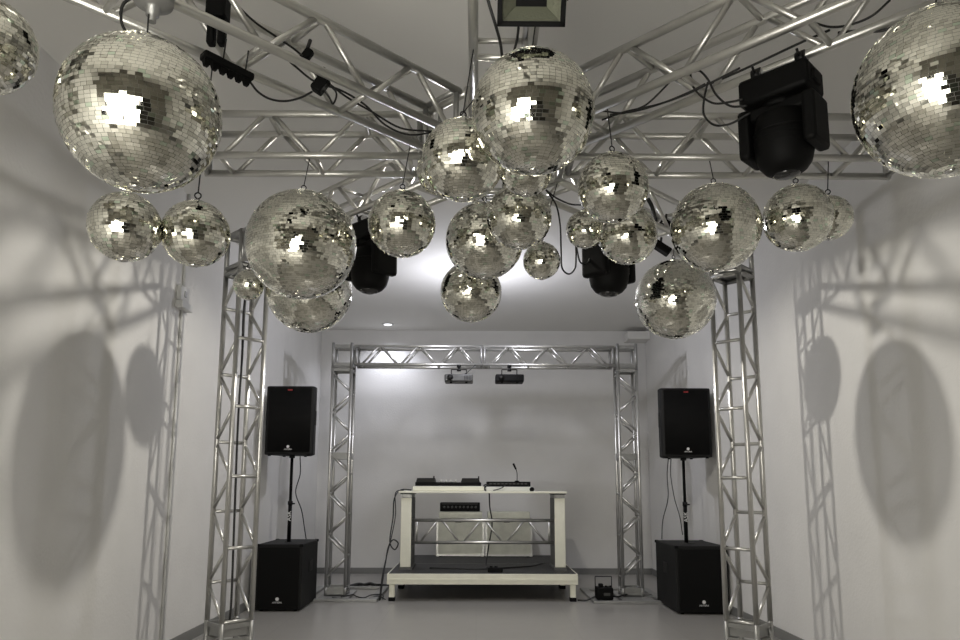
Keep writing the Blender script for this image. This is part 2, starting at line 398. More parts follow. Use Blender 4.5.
def mirror_ball(label, x, y, z, D, top=None, dx=0, dy=0):
    R = D/2; top = top or ZB-CR
    t = thing('mirror_ball', label, 'mirror ball', (x, y, z), 'mirror balls hanging from the trusses')
    rnd = random.Random(int(x*977+y*131+z*17)); m = ball_mesh(D, rnd)
    for i in range(len(m.v)): m.v[i] = Vector(m.v[i])+Vector((x, y, z))
    m.build('mirror_tiles', None, t)
    MB().lathe([(.022, R-.006), (.022, R+.004), (.009, R+.007), (.007, R+.016)], (x, y, z), n=16).build('top_cap', M['mirrord'], t)
    MB().lathe([(.007, -R-.006), (.018, -R-.002), (.018, -R+.006)], (x, y, z), n=16).build('bottom_cap', M['mirrord'], t)
    k = MB(); ang = rnd.random()*3.14; ax = Vector((math.cos(ang)*.5, 1, 0))
    k.torus((x, y, z+R+.027), ax, .0115, .0028, 16, 6); k.build('hook_ring', M['blackm'], t)
    if z+R+.04 < top < ZB-CR+.001:                           # tie the wire to the nearest tube
        best = None
        for a, b in CHORDS:
            if abs(a.z-ZB) > .06 or abs(b.z-ZB) > .06: continue
            q = Vector((x, y, ZB)); f = max(0, min(1, (q-a).dot(b-a)/(b-a).length_squared)); p = a.lerp(b, f)
            if best is None or (p-q).length < best[0]: best = ((p-q).length, p)
        hook = best[1]-Vector((0, 0, CR))
        if top < ZB-CR-.01: hook = Vector((x, y, top))
    else: hook = Vector((x, y, top))
    MB().path([(x, y, z+R+.037), hook], .0026, 6).build('hanging_wire', M['cable'], t)
    return t
BALLS = [
 (-1.575, 2.190, 2.663, .30, 'mirror ball cut by the left picture edge, beside the biggest ball'),
 (-1.026, 2.120, 2.392, .467, 'biggest mirror ball at upper left, hanging below a round grey ball motor'),
 (-1.277, 2.582, 2.200, .25, 'small mirror ball directly under the biggest ball at upper left'),
 (-1.068, 2.702, 2.217, .25, 'small mirror ball near the left truss end, right of the one under the biggest ball'),
 (-.842, 3.420, 2.415, .52, 'large mirror ball hanging alone under the left crossbar truss'),
 (-1.449, 4.563, 2.530, .19, 'tiny mirror ball in front of the left tower top'),
 (-1.075, 4.62, 2.51, .54, 'mirror ball half hidden behind the bottom of the large left crossbar ball'),
 (-.361, 3.395, 2.512, .32, 'mirror ball left of the middle cluster, in front of the left hanging moving head'),
 (-.153, 2.928, 2.573, .20, 'small mirror ball peeking out left behind the middle cluster, above the left moving head'),
 (-.054, 2.565, 2.455, .30, 'mirror ball tucked behind the left side of the top middle ball'),
 (.181, 2.275, 2.486, .40, 'large mirror ball at top middle, below the square floodlight'),
 (.197, 2.880, 2.558, .22, 'mirror ball mostly hidden behind the underside of the top middle ball'),
 (.191, 3.273, 2.504, .30, 'mirror ball in the middle cluster, right below the top middle ball'),
 (.036, 3.684, 2.528, .40, 'mirror ball in the middle cluster, partly behind its neighbour and above the lowest ball'),
 (-.036, 4.134, 2.377, .35, 'lowest mirror ball of the middle cluster'),
 (.347, 3.868, 2.480, .20, 'tiny mirror ball hanging free at the right foot of the middle cluster'),
 (.566, 3.741, 2.613, .20, 'small mirror ball left of the right hanging moving head, beside a loop of cable'),
 (.580, 3.019, 2.541, .30, 'mirror ball above the two balls that hide the right hanging moving head'),
 (.763, 3.617, 2.540, .30, 'mirror ball directly in front of the right hanging moving head'),
 (1.163, 3.469, 2.526, .43, 'large mirror ball hanging under the right crossbar truss, before the right tower top'),
 (1.277, 4.652, 2.471, .51, 'bluish mirror ball hanging low beside the right tower, behind the right crossbar ball'),
 (1.578, 3.488, 2.586, .33, 'mirror ball under the large moving head, near the right truss end'),
 (1.760, 3.540, 2.606, .22, 'small mirror ball half hidden behind the ball under the large moving head'),
 (-1.215, 5.03, 2.60, .32, 'mirror ball hidden behind the large left crossbar ball, known by its shadow'),
 (1.53, 5.19, 2.58, .35, 'mirror ball hidden behind the right crossbar ball, known by its shadow'),
 (1.377, 2.035, 2.431, .495, 'large mirror ball cut by the right picture edge'),
]
for i, (x, y, z, D, lab) in enumerate(BALLS):
    mirror_ball(lab, x, y, z, D, top={1: 2.725}.get(i))
def disc_motor():
    x, y = -1.026, 2.145
    t = thing('ball_motor', 'round grey mirror ball motor clamped over the biggest mirror ball', 'motor', (x, y, 2.72))
    MB().lathe([(.012, .0), (.012, .02), (.02, .022), (.02, .045), (.028, .05), (.058, .062), (.061, .07), (.061, .13), (.05, .14)], (x, y, 2.715), n=32).build('motor_housing', M['alud'], t)
    MB().box((x, y, 2.875), (.03, .12, .05)).tube((x-.03, y, 2.895), (x+.03, y, 2.895), .026, 12).build('hook_clamp', M['blackm'], t)
    MB().path([(x-.055, y-.01, 2.80), (x-.085, y-.02, 2.76), (x-.085, y-.02, 2.70), (x-.06, y-.01, 2.655)], .005, 6).build('power_cord', M['cable'], t)
disc_motor()

# ------------------------------------------------------------------ lights on the rig
def moving_head(label, px, py, ztop, axis, s=1., tilt=0.):
    """hanging moving head: base box on clamps, U yoke, barrel head pointing down"""
    t = thing('moving_head_light', label, 'stage light', (px, py, ztop), 'moving heads hanging from the truss arms')
    U = Vector(axis).normalized(); N = Vector((-U.y, U.x, 0)); R3 = Matrix((U, N, Vector((0, 0, 1)))).transposed(); P = Vector((px, py, ztop))
    at = lambda u, n, z: P+U*(u*s)+N*(n*s)+Vector((0, 0, z*s))
    b = MB(); b.prism([(-.155*s, -.10*s), (.155*s, -.10*s), (.155*s, .10*s), (-.155*s, .10*s)], -.155*s, -.03*s, P, R3, .02*s)
    for a in (-1, 1): b.box(at(a*.155, 0, -.09), (.02*s, .09*s, .05*s), R3, .006*s)
    ob = b.build('base', M['black'], t)
    for a in (-.1, .1):
        k = MB(); k.box(at(a, 0, -.012), (.03*s, .05*s, .04*s), R3); k.tube(at(a-.02, 0, .022), at(a+.02, 0, .022), .03*s, 12); k.tube(at(a, .03, .02), at(a, .06, .03), .008*s, 8); k.tube(at(a, -.03, .02), at(a, -.05, .045), .006*s, 8)
        k.build('truss_clamp', M['blackm'], t)
    y = MB(); y.lathe([(.075*s, -.185*s), (.08*s, -.155*s)], P, n=20); y.box(at(0, 0, -.195), (.32*s, .13*s, .06*s), R3, .012*s)
    for a in (-1, 1):
        y.prism([(-.028*s, -.09*s), (.028*s, -.09*s), (.028*s, .09*s), (-.028*s, .09*s)], -.40*s, -.17*s, at(a*.142, 0, 0), R3, .018*s)
        y.tube(at(a*.10, 0, -.325), at(a*.168, 0, -.325), .045*s, 16)
    y.build('yoke', M['black'], t)
    ax = (Vector((0, 0, -1))+N*math.tan(tilt)).normalized(); hc = at(0, 0, -.325)
    h = MB(); h.lathe([(.06*s, -.125*s), (.105*s, -.11*s), (.118*s, -.04*s), (.124*s, .02*s), (.122*s, .07*s), (.110*s, .115*s), (.086*s, .145*s), (.066*s, .157*s)], hc, ax, 28)
    for z in (-.03, 0, .03): h.lathe([(.119*s, z*s-.006*s), (.127*s, z*s), (.119*s, z*s+.006*s)], hc, ax, 28)
    ho = h.build('head', M['black'], t)
    MB().lathe([(.066*s, .152*s), (.05*s, .168*s), (.02*s, .176*s)], hc, ax, 24).build('lens', M['glass'], t)
moving_head('large black moving head clamped under the truss arm at upper right', 1.175, 2.68, 2.880, (1, -1, 0), .87, .1)
moving_head('black moving head hanging behind the left truss arm, between two mirror balls', -.640, 4.30, 2.872, (1, -1, 0), .93, -.05)
moving_head('black moving head hanging at right behind two small mirror balls', .787, 4.28, 2.872, (1, 1, 0), .96, .05)
def twin_light():
    x, y, z = -.985, 2.575, 3.10
    t = thing('truss_spotlight', 'black stage light half hidden inside the upper left truss arm, two prongs down', 'stage light', (x, y, z))
    MB().box((x, y, z-.015), (.075, .075, .15), bev=.01).build('housing', M['black'], t)
    for s in (-1, 1): MB().prism([(-.015, -.02), (.015, -.02), (.015, .02), (-.015, .02)], -.19, -.08, (x+s*.0195, y, z), None, .009).build('prong', M['black'], t)
    MB().tube((x-.02, y+.02, z+.07), (x+.02, y-.02, z+.07), .024, 12).build('hook_clamp', M['blackm'], t)
twin_light()
def floodlight():
    # glass face turned down towards the camera
    c = Vector((.168, 2.12, 2.805)); n = Vector((-.03, -.80, -.60)).normalized(); R = Vector((1, 0, 0)); R = (R-n*R.dot(n)).normalized(); U = R.cross(n)*-1
    if U.z < 0: U = -U
    R3 = Matrix((R, U, n)).transposed()
    t = thing('floodlight', 'square black floodlight with dull greenish reflector above the top middle mirror ball', 'floodlight', c)
    w_, h_ = .215, .19
    m = MB()
    for a in (-1, 1): m.box(c+R*(a*(w_/2-.008)), (.016, h_, .05), R3); m.box(c+U*(a*(h_/2-.008)), (w_, .016, .05), R3)
    m.build('frame', M['black'], t)
    r = MB(); o = [(-w_/2+.012, -h_/2+.012), (w_/2-.012, -h_/2+.012), (w_/2-.012, h_/2-.012), (-w_/2+.012, h_/2-.012)]
    r.v = [c+R*x+U*y+n*.012 for x, y in o]+[c+R*x*.45+U*y*.4-n*.03 for x, y in o]
    for i in range(4): j = (i+1) % 4; r.face((i, j, 4+j, 4+i))
    r.face((4, 5, 6, 7)); r.build('reflector', M['flap'], t)
    MB().box(c-n*.032, (.05, .04, .008), R3).build('lamp_chip', M['ledw'], t)
    MB().prism([(-w_/2, -h_/2), (w_/2, -h_/2), (w_/2, h_/2), (-w_/2, h_/2)], -.085, -.025, c, R3, .015).build('rear_housing', M['black'], t)
    y = MB()
    for a in (-1, 1): y.box(c+R*(a*(w_/2+.006))-n*.02+Vector((0, 0, .03)), (.004, .02, .10))
    y.box(c-n*.02+Vector((0, 0, .082)), (w_+.016, .02, .004)); y.tube(c-n*.02+Vector((-.04, 0, .10)), c-n*.02+Vector((.04, 0, .10)), .018, 10)
    y.build('bracket', M['blackm'], t)
floodlight()
def power_strip():
    a = Vector((-1.006, 2.50, 2.815)); b = Vector((-.866, 2.64, 2.80)); u = (b-a).normalized(); n = Vector((-u.y, u.x, 0)).normalized(); v = u.cross(n)
    if v.z < 0: v = -v
    R3 = Matrix((u, n, v)).transposed(); c = (a+b)/2
    t = thing('connector_block', 'black saw-toothed connector block tied under the upper left truss arm', 'connector block', c)
    m = MB(); L = (b-a).length; m.box(c+v*.012, (L, .05, .03), R3, .008)
    for k in range(6): m.lathe([(.020, -.0), (.012, -.022), (.010, -.026)], c+u*(L*(-.40+.16*k)), v, 4, False)
    m.build('housing', M['black'], t)
    for k in (-.02, .07): q = c+u*k+v*.02; MB().path([q, q+Vector((.004, .0, .05)), q+Vector((.008, 0, .095))], .003, 6).build('cable_tie', M['cable'], t)
power_strip()
for lab, p, sz in (('small black plug hanging inside the upper left truss arm', (-.655, 2.873, 2.925), (.05, .05, .075)), ('small black cable clip inside the truss arm left of the hub', (-.705, 2.823, 3.025), (.035, .035, .06)),
                   ('small black clamp on the truss arm behind the right crossbar ball', (1.27, 4.79, 3.03), (.08, .05, .05)), ('small black device under the truss arm above the bluish mirror ball', (1.215, 4.73, 2.845), (.14, .07, .05))):
    t = thing('cable_connector', lab, 'connector', p)
    MB().box(p, sz, Matrix.Rotation(.6, 3, 'Y'), .008).build('body', M['black'], t)
    MB().tube(Vector(p)+Vector((0, 0, sz[2]*.4)), Vector(p)+Vector((.01, .01, sz[2]*.4+.05)), .008, 8).build('strain_relief', M['cable'], t)

# ------------------------------------------------------------------ cables of the rig
def cable(label, pts, r=.0045, name='cable', group=None): return tag(MB().path(pts, r, 7).build(name, M['cable'], None, pts[0]), label, 'cable', group)
CAB = [
 ('black cable running along the inside of the truss arm to the upper left', [(-.952, 2.576, 3.131), (-.916, 2.612, 3.090), (-.867, 2.661, 3.060), (-.799, 2.729, 3.041), (-.727, 2.801, 3.018), (-.665, 2.863, 2.967), (-.568, 2.960, 2.923), (-.467, 3.061, 2.905), (-.355, 3.173, 2.888), (-.249, 3.279, 2.927), (-.173, 3.355, 2.961)], .0045),
 ('black cable sagging lower in the upper left truss arm, next to the hub', [(-.758, 2.770, 2.963), (-.674, 2.854, 2.926), (-.587, 2.941, 2.940), (-.494, 3.034, 2.923), (-.415, 3.113, 2.871), (-.313, 3.215, 2.875), (-.182, 3.346, 2.961)], .0045),
 ('short coiled black cable around the plug in the upper left truss arm', [(-.710, 2.818, 2.993), (-.651, 2.877, 2.948), (-.601, 2.927, 2.923), (-.610, 2.918, 2.864), (-.628, 2.900, 2.890), (-.664, 2.864, 2.923)], .004),
 ('black cable looping down from the saw-toothed connector block', [(-.876, 2.652, 2.808), (-.851, 2.677, 2.781), (-.814, 2.714, 2.772), (-.768, 2.760, 2.789), (-.721, 2.807, 2.829), (-.683, 2.845, 2.877)], .0045),
 ('topmost black cable leaving the hub into the upper right truss arm', [(.564, 3.148, 2.962), (.639, 3.073, 2.913), (.704, 3.008, 2.902), (.746, 2.966, 2.915), (.816, 2.896, 2.968)], .004),
 ('lowest black cable leaving the hub into the upper right truss arm', [(.563, 3.149, 2.919), (.650, 3.062, 2.912), (.773, 2.939, 2.883), (.872, 2.840, 2.882), (.920, 2.792, 2.890)], .0045),
 ('middle black cable running from the hub to the large moving head', [(.594, 3.118, 2.927), (.704, 3.008, 2.892), (.840, 2.872, 2.878), (.917, 2.795, 2.883), (1.025, 2.687, 2.897)], .0045),
 ('black cable arching from the truss into the side of the large moving head', [(.888, 2.824, 2.962), (.906, 2.806, 2.955), (.930, 2.782, 2.902), (.952, 2.760, 2.825), (.991, 2.721, 2.757), (1.039, 2.673, 2.731)], .0045),
 ('black cable plugged straight into the base of the large moving head', [(.875, 2.837, 2.965), (.888, 2.824, 2.882), (.939, 2.773, 2.798), (.992, 2.720, 2.773), (1.029, 2.683, 2.765)], .0045),
 ('black cable hanging in the deepest loop left of the large moving head', [(.929, 2.783, 2.893), (.915, 2.797, 2.824), (.913, 2.799, 2.760), (.942, 2.770, 2.702), (.989, 2.723, 2.683), (1.047, 2.665, 2.698)], .0045),
 ('black cable lying along the tube above the large moving head', [(.975, 2.893, 2.949), (1.068, 2.800, 2.952), (1.151, 2.717, 2.959), (1.240, 2.628, 2.967), (1.318, 2.550, 2.970)], .005),
 ('black cable bowing up to the top edge in the upper right truss arm', [(1.274, 2.594, 3.032), (1.319, 2.549, 2.982), (1.368, 2.500, 2.958), (1.421, 2.447, 2.958), (1.465, 2.403, 2.990)], .0045),
 ('black cable on the tube between the large moving head and the right edge ball', [(1.338, 2.530, 2.945), (1.386, 2.482, 2.922), (1.436, 2.432, 2.889), (1.482, 2.386, 2.882)], .0055),
 ('black cable passing left of the floodlight down to the truss', [(.018, 2.25, 3.0), (.028, 2.28, 2.915), (.060, 2.34, 2.84), (.078, 2.42, 2.83), (.088, 2.50, 2.82)], .0055),
 ('black lead coming out under the floodlight', [(.130, 2.20, 2.74), (.128, 2.26, 2.735), (.118, 2.32, 2.715), (.114, 2.36, 2.695)], .0045),
 ('black cable hanging in two loops right of the middle mirror balls', [(.379, 3.907, 2.899), (.440, 3.968, 2.836), (.464, 3.992, 2.728), (.468, 3.996, 2.584), (.473, 4.001, 2.481), (.517, 4.045, 2.459), (.557, 4.085, 2.507), (.565, 4.093, 2.580), (.566, 4.094, 2.646), (.591, 4.119, 2.553), (.645, 4.173, 2.564), (.675, 4.203, 2.652), (.732, 4.260, 2.702)], .005),
 ('short black cable along the truss arm right of the middle mirror balls', [(.379, 3.907, 2.899), (.441, 3.969, 2.878), (.530, 4.058, 2.878), (.611, 4.139, 2.904)], .005),
 ('flat black strap hanging from the truss arm left of the right crossbar ball', [(1.122, 4.650, 3.149), (1.155, 4.683, 3.107), (1.186, 4.714, 3.015)], .014),
 ('black cable running down inside the left truss tower', [(-1.70, 5.40, 2.90), (-1.726, 5.38, 2.632), (-1.722, 5.36, 2.2), (-1.725, 5.35, 1.742), (-1.716, 5.35, 1.032), (-1.708, 5.35, .484), (-1.72, 5.36, .30)], .008),
 ('second thinner black cable beside the one in the left truss tower', [(-1.715, 5.43, 2.90), (-1.745, 5.41, 2.6), (-1.738, 5.40, 2.2), (-1.741, 5.40, 1.742), (-1.732, 5.39, 1.4), (-1.72, 5.37, 1.1)], .006),
]
for lab, pts, r in CAB: cable(lab, pts, r, 'cable', 'black cables on the overhead rig')

# ------------------------------------------------------------------ speakers
def emblem(parent, x, y, z, s, r=Matrix.Identity(3)):
    m = MB(); m.tube((x, y, z+.021*s), (x, y-.002, z+.021*s), .015*s, 16)
    m.build('emblem', M['white'], parent)
    return text('brand_lettering', 'ANTERA', .021*s, (x, y-.001, z-.008*s), (math.pi/2, 0, 0), M['white'], parent)
def speaker(label, cx, yf, z0, z1, hw, sx):
    t = thing('loudspeaker', label, 'speaker', (cx, yf+.2, z0), 'pair of loudspeakers on poles')
    d = .42; bw = hw*.62
    MB().prism([(cx-hw, yf+.02), (cx-hw+.03, yf), (cx+hw-.03, yf), (cx+hw, yf+.02), (cx+hw, yf+.12), (cx+bw, yf+d), (cx-bw, yf+d), (cx-hw, yf+.12)], z0, z1, (0, 0, 0), None, .012).build('cabinet', M['cab'], t)
    g = MB(); n = 10; x0 = hw-.035
    for i in range(n):
        xa = cx-x0+2*x0*i/n; xb = cx-x0+2*x0*(i+1)/n; ya = yf-.018+.016*((xa-cx)/x0)**2; yb = yf-.018+.016*((xb-cx)/x0)**2
        o = len(g.v); g.v += [Vector(q) for q in ((xa, ya, z0+.03), (xb, yb, z0+.03), (xb, yb, z1-.025), (xa, ya, z1-.025), (xa, yf+.003, z0+.03), (xb, yf+.003, z0+.03), (xb, yf+.003, z1-.025), (xa, yf+.003, z1-.025))]
        g.face((o, o+1, o+2, o+3), True); g.face((o+4, o+5, o+1, o)); g.face((o+3, o+2, o+6, o+7))
    g.build('grille', M['grille'], t)
    b = MB().box((cx, yf-.019, z1-.045), (.05, .006, .014)).build('badge', M['red'], t); b['label'] = 'red badge'
    emblem(t, cx, yf-.019, z0+.065, 1.0)
    for a in (-1, 1):
        MB().box((cx+a*(hw+.002), yf+.075, (z0+z1)/2+.03), (.012, .055, .16), None, .005).build('handle', M['blackm'], t)
        for q in (.04, .30): MB().lathe([(.016, -.012), (.018, 0)], (cx+a*(hw*(.8 if q < .1 else .45)), yf+q, z0), n=12).build('rubber_foot', M['black'], t)
    MB().lathe([(.03, -.03), (.034, .002)], (cx, yf+.18, z0), n=16).build('pole_socket', M['blackm'], t)
def subwoofer(label, x0, x1, y0, y1, h):
    t = thing('subwoofer', label, 'subwoofer', ((x0+x1)/2, (y0+y1)/2, 0), 'pair of bass cabinets on the floor')
    cx = (x0+x1)/2; cy = (y0+y1)/2
    MB().box((cx, cy, h/2+.006), (x1-x0, y1-y0, h-.012), None, .012).build('cabinet', M['cab'], t)
    MB().box((cx, y0-.004, h/2), (x1-x0-.05, .02, h-.06), None, .006).build('grille', M['grille'], t)
    MB().box((cx, y0-.006, h-.045), (.085, .012, .02), None, .005).build('badge_plate', M['alud'], t)
    emblem(t, cx, y0-.0145, .10, 1.2)
    for a, x in ((-1, x0), (1, x1)):
        MB().box((x+a*.001, y0+.42, h*.62), (.012, .17, .11), None, .005).build('handle', M['blackm'], t)
        for y in (y0+.05, y1-.05): MB().lathe([(.018, 0), (.02, .014)], (cx+a*((x1-x0)/2-.06), y, 0), n=12).build('rubber_foot', M['black'], t)
        for y in (y0+.012, y1-.012): MB().box((x-a*.012, y, h-.012), (.04, .04, .03), None, .006).build('corner_guard', M['black'], t)
    MB().lathe([(.045, 0), (.045, .006), (.03, .01)], (cx, y0+.36, h-.003), n=16).build('pole_mount', M['blackm'], t)
def pole(label, x, y, z0, z1):
    t = thing('speaker_pole', label, 'pole', (x, y, z0), 'poles between bass cabinet and loudspeaker')
    MB().tube((x, y, z0), (x, y, z0+.42), .021, 16).build('lower_tube', M['black'], t)
    MB().tube((x, y, z0+.40), (x, y, z1), .016, 14).build('upper_tube', M['black'], t)
    MB().lathe([(.026, 0), (.027, .035), (.022, .045)], (x, y, z0+.385), n=16).tube((x, y, z0+.40), (x+.05, y, z0+.40), .008, 8).build('clamp_knob', M['blackm'], t)
    text('lettering', 'ASK', .062, (x, y-.0225, z0+.27), (math.pi/2, -math.pi/2, 0), M['white'], t)
subwoofer('black bass cabinet on the floor behind the left truss tower', -2.27, -1.80, 7.85, 8.62, .672)
subwoofer('black bass cabinet on the floor behind the right truss tower', 2.03, 2.56, 7.72, 8.58, .675)
speaker('black loudspeaker on a pole by the left wall', -2.015, 7.96, 1.60, 2.34, .262, 1)
speaker('black loudspeaker on a pole by the right wall', 2.243, 7.90, 1.585, 2.325, .272, -1)
pole('black pole holding up the loudspeaker by the left wall', -2.015, 8.14, .681, 1.57)
pole('black pole holding up the loudspeaker by the right wall', 2.243, 8.08, .684, 1.555)
cable('thin black cable drooping from the left loudspeaker to its bass cabinet', [(-1.99, 8.40, 1.60), (-1.965, 8.33, 1.4), (-2.0, 8.30, 1.2), (-1.95, 8.40, 1.0), (-1.93, 8.5, .78), (-1.91, 8.50, .68)], .006)
cable('left one of two thin cables below the right loudspeaker', [(2.14, 8.31, 1.58), (2.12, 8.31, 1.40), (2.13, 8.34, 1.15), (2.09, 8.45, .9), (2.085, 8.50, .69)], .005)
cable('right one of two thin cables below the right loudspeaker', [(2.17, 8.31, 1.58), (2.16, 8.31, 1.40), (2.19, 8.30, 1.15), (2.215, 8.2, .95), (2.225, 8.15, .76)], .005)

# ------------------------------------------------------------------ stage and mixing table
def platform(label, x0, x1, y0, y1, front):
    t = thing('stage_platform', label, 'platform', ((x0+x1)/2, (y0+y1)/2, 0), 'low black stage platforms')
    cx, cy = (x0+x1)/2, (y0+y1)/2
    MB().box((cx, cy, .294), (x1-x0-.04, y1-y0-.04, .02)).build('deck', M['deck'], t)
    f = MB()
    for y in (y0+.016, y1-.016): f.box((cx, y, .243), (x1-x0, .032, .116), None, .004)
    for x in (x0+.016, x1-.016): f.box((x, cy, .243), (.032, y1-y0-.064, .116), None, .004)
    f.box((cx, y0-.002, .238), (x1-x0-.01, .008, .018)); f.build('edge_frame', M['cream' if front else 'alud'], t)
    for x in (x0+.055, x1-.055):
        for y in (y0+.05, y1-.05):
            l = MB().box((x, y, .115), (.062, .062, .16), None, .004).build('leg', M['cream' if front else 'alud'], t)
            MB().box((x, y, .022), (.072, .072, .044), None, .005).build('rubber_foot', M['black'], l)
platform('front low stage platform under the mixing table, pale edge towards the viewer', -1.0, 1.14, 8.53, 9.65, True)
platform('rear low stage platform under the two silver cases', -1.0, 1.14, 9.66, 10.80, False)
PZ = .304
def mixing_table():
    t = thing('mixing_table', 'pale mixing table with thick post legs and a lattice bar across', 'table', (.07, 9.2, PZ))
    MB().box((.072, 9.20, 1.202), (1.985, .72, .024), None, .004).build('table_top', M['cream'], t)
    for x0, x1, s in ((-.892, -.768, 1), (.922, 1.046, -1)):
        cx = (x0+x1)/2
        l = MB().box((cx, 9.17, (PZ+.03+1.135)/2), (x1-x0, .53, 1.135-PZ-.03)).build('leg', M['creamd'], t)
        MB().box((cx, 8.899, (PZ+.03+1.135)/2), (x1-x0, .02, 1.135-PZ-.034), None, .004).build('front_panel', M['cream'], t)
        MB().box((cx, 9.165, 1.158), (x1-x0-.005, .55, .04)).build('leg_cap', M['alud'], t)
        MB().box((cx, 9.165, 1.184), (x1-x0+.02, .56, .014)).build('shim', M['black'], t)
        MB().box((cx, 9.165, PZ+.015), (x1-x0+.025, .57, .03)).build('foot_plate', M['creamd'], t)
    b = MB(); xa, xb = -.765, .92
    for z in (.616, .872): b.tube((xa, 8.95, z), (xb, 8.95, z), .019, 12)
    for x in (xa+.06, xb-.06): b.tube((x, 8.95, .616), (x, 8.95, .872), .013, 10)
    n = 6; st = (xb-xa-.15)/n
    for k in range(n):
        x = xa+.075+st*k; z0, z1 = (.616, .872) if k % 2 == 0 else (.872, .616)
        b.tube((x+.025, 8.95, z0), (x+st-.025, 8.95, z1), .0125, 8)
    b.build('lattice_bar', M['alu'], t)
mixing_table()
def flight_case(label, x0, x1):
    y0, y1, h = 10.45, 10.79, .922
    z0 = PZ+.016
    # the case stands at the rear of the platform
    t = thing('flight_case', label, 'case', ((x0+x1)/2, (y0+y1)/2, z0), 'silver flight cases on the stage')
    cx, cy = (x0+x1)/2, (y0+y1)/2; hh = h-z0
    MB().box((cx, cy, z0+hh*.42), (x1-x0-.01, y1-y0-.01, hh*.84-.006)).build('body', M['casem'], t)
    MB().box((cx, cy, z0+hh*.92), (x1-x0-.06, y1-y0-.01, hh*.16-.004), None, .006).build('lid', M['casem'], t)
    e = MB()
    for x in (x0+.012, x1-.012):
        for y in (y0+.012, y1-.012): e.box((x, y, z0+hh*.42), (.024, .024, hh*.84))
    for z in (z0+.012, z0+hh*.84-.01):
        for y in (y0+.008, y1-.008): e.box((cx, y, z), (x1-x0, .018, .024))
        for x in (x0+.008, x1-.008): e.box((x, cy, z), (.018, y1-y0, .024))
    e.build('edge_strip', M['alu'], t)
    for x in (x0+.02, x1-.02):
        for z in (z0+.02, z0+hh*.84-.015): MB().lathe([(.026, -.01), (.03, .0), (.024, .014)], (x, y0+.006, z), (0, -1, 0), 12).build('corner_ball', M['alu'], t)
    for x in (x0+.06, x1-.06):
        for y in (y0+.05, y1-.05): MB().lathe([(.02, -.014), (.022, .002)], (x, y, z0), n=10).build('foot', M['black'], t)
    MB().box((cx-.03, y0-.012, z0+hh*.80), (.085, .024, .05), None, .008).build('latch', M['blackm'], t)
flight_case('silver flight case carrying the black rack unit', -.553, .108)
flight_case('silver flight case standing right of the one with the rack unit', .124, .772)
def rack_unit():
    x0, x1, y0, z0 = -.51, .048, 10.47, .9225
    t = thing('rack_mixer', 'black rack unit with a row of knobs lying on the left flight case', 'mixer', ((x0+x1)/2, y0+.15, z0))
    MB().box(((x0+x1)/2, y0+.16, z0+.062), (x1-x0, .30, .12), None, .006).build('housing', M['black'], t)
    for k in range(9):
        MB().lathe([(.016, 0), (.014, .02)], (x0+.06+k*(x1-x0-.12)/8, y0+.012, z0+.062), (0, -1, 0), 12).build('knob', M['proj'], t)
    MB().box(((x0+x1)/2, y0+.009, z0+.105), (x1-x0-.06, .004, .008)).build('legend_strip', M['proj'], t)
rack_unit()
TZ = 1.2145
def controller():
    t = thing('dj_controller', 'black DJ controller with two decks and a mixer on a pale stand', 'DJ controller', (-.335, 9.15, TZ+.06))
    x0, x1 = -.735, .055
    z = TZ+.06
    MB().box(((x0+x1)/2, 9.16, z+.022), (x1-x0, .40, .044), None, .006).build('chassis', M['black'], t)
    for cx in (-.615, -.075):
        MB().prism([(-.115, 0), (.115, 0), (.10, .05), (-.10, .05)], -.16, .16, (cx, 9.16, z+.044), Matrix(((1, 0, 0), (0, 0, 1), (0, 1, 0)))).build('deck', M['blackm'], t)
        MB().lathe([(.10, 0), (.10, .012), (.09, .016)], (cx, 9.10, z+.052), n=28).build('jog_wheel', M['blackm'], t)
        MB().tube((cx+.10, 9.02, z+.06), (cx+.10, 9.02, z+.118), .008, 8).build('lever', M['black'], t)
    for i in range(4):
        for j in range(2): MB().lathe([(.013, 0), (.010, .032)], (-.43+i*.06, 9.03+j*.12, z+.044), n=12).build('knob', M['ledw'], t)
    st = thing('sloping_stand', 'low cream stand under the black DJ controller', 'stand', (-.335, 9.15, TZ))
    MB().box((-.335, 9.14, TZ+.0285), (.85, .44, .057), None, .008).build('tray', M['cream'], st)
controller()
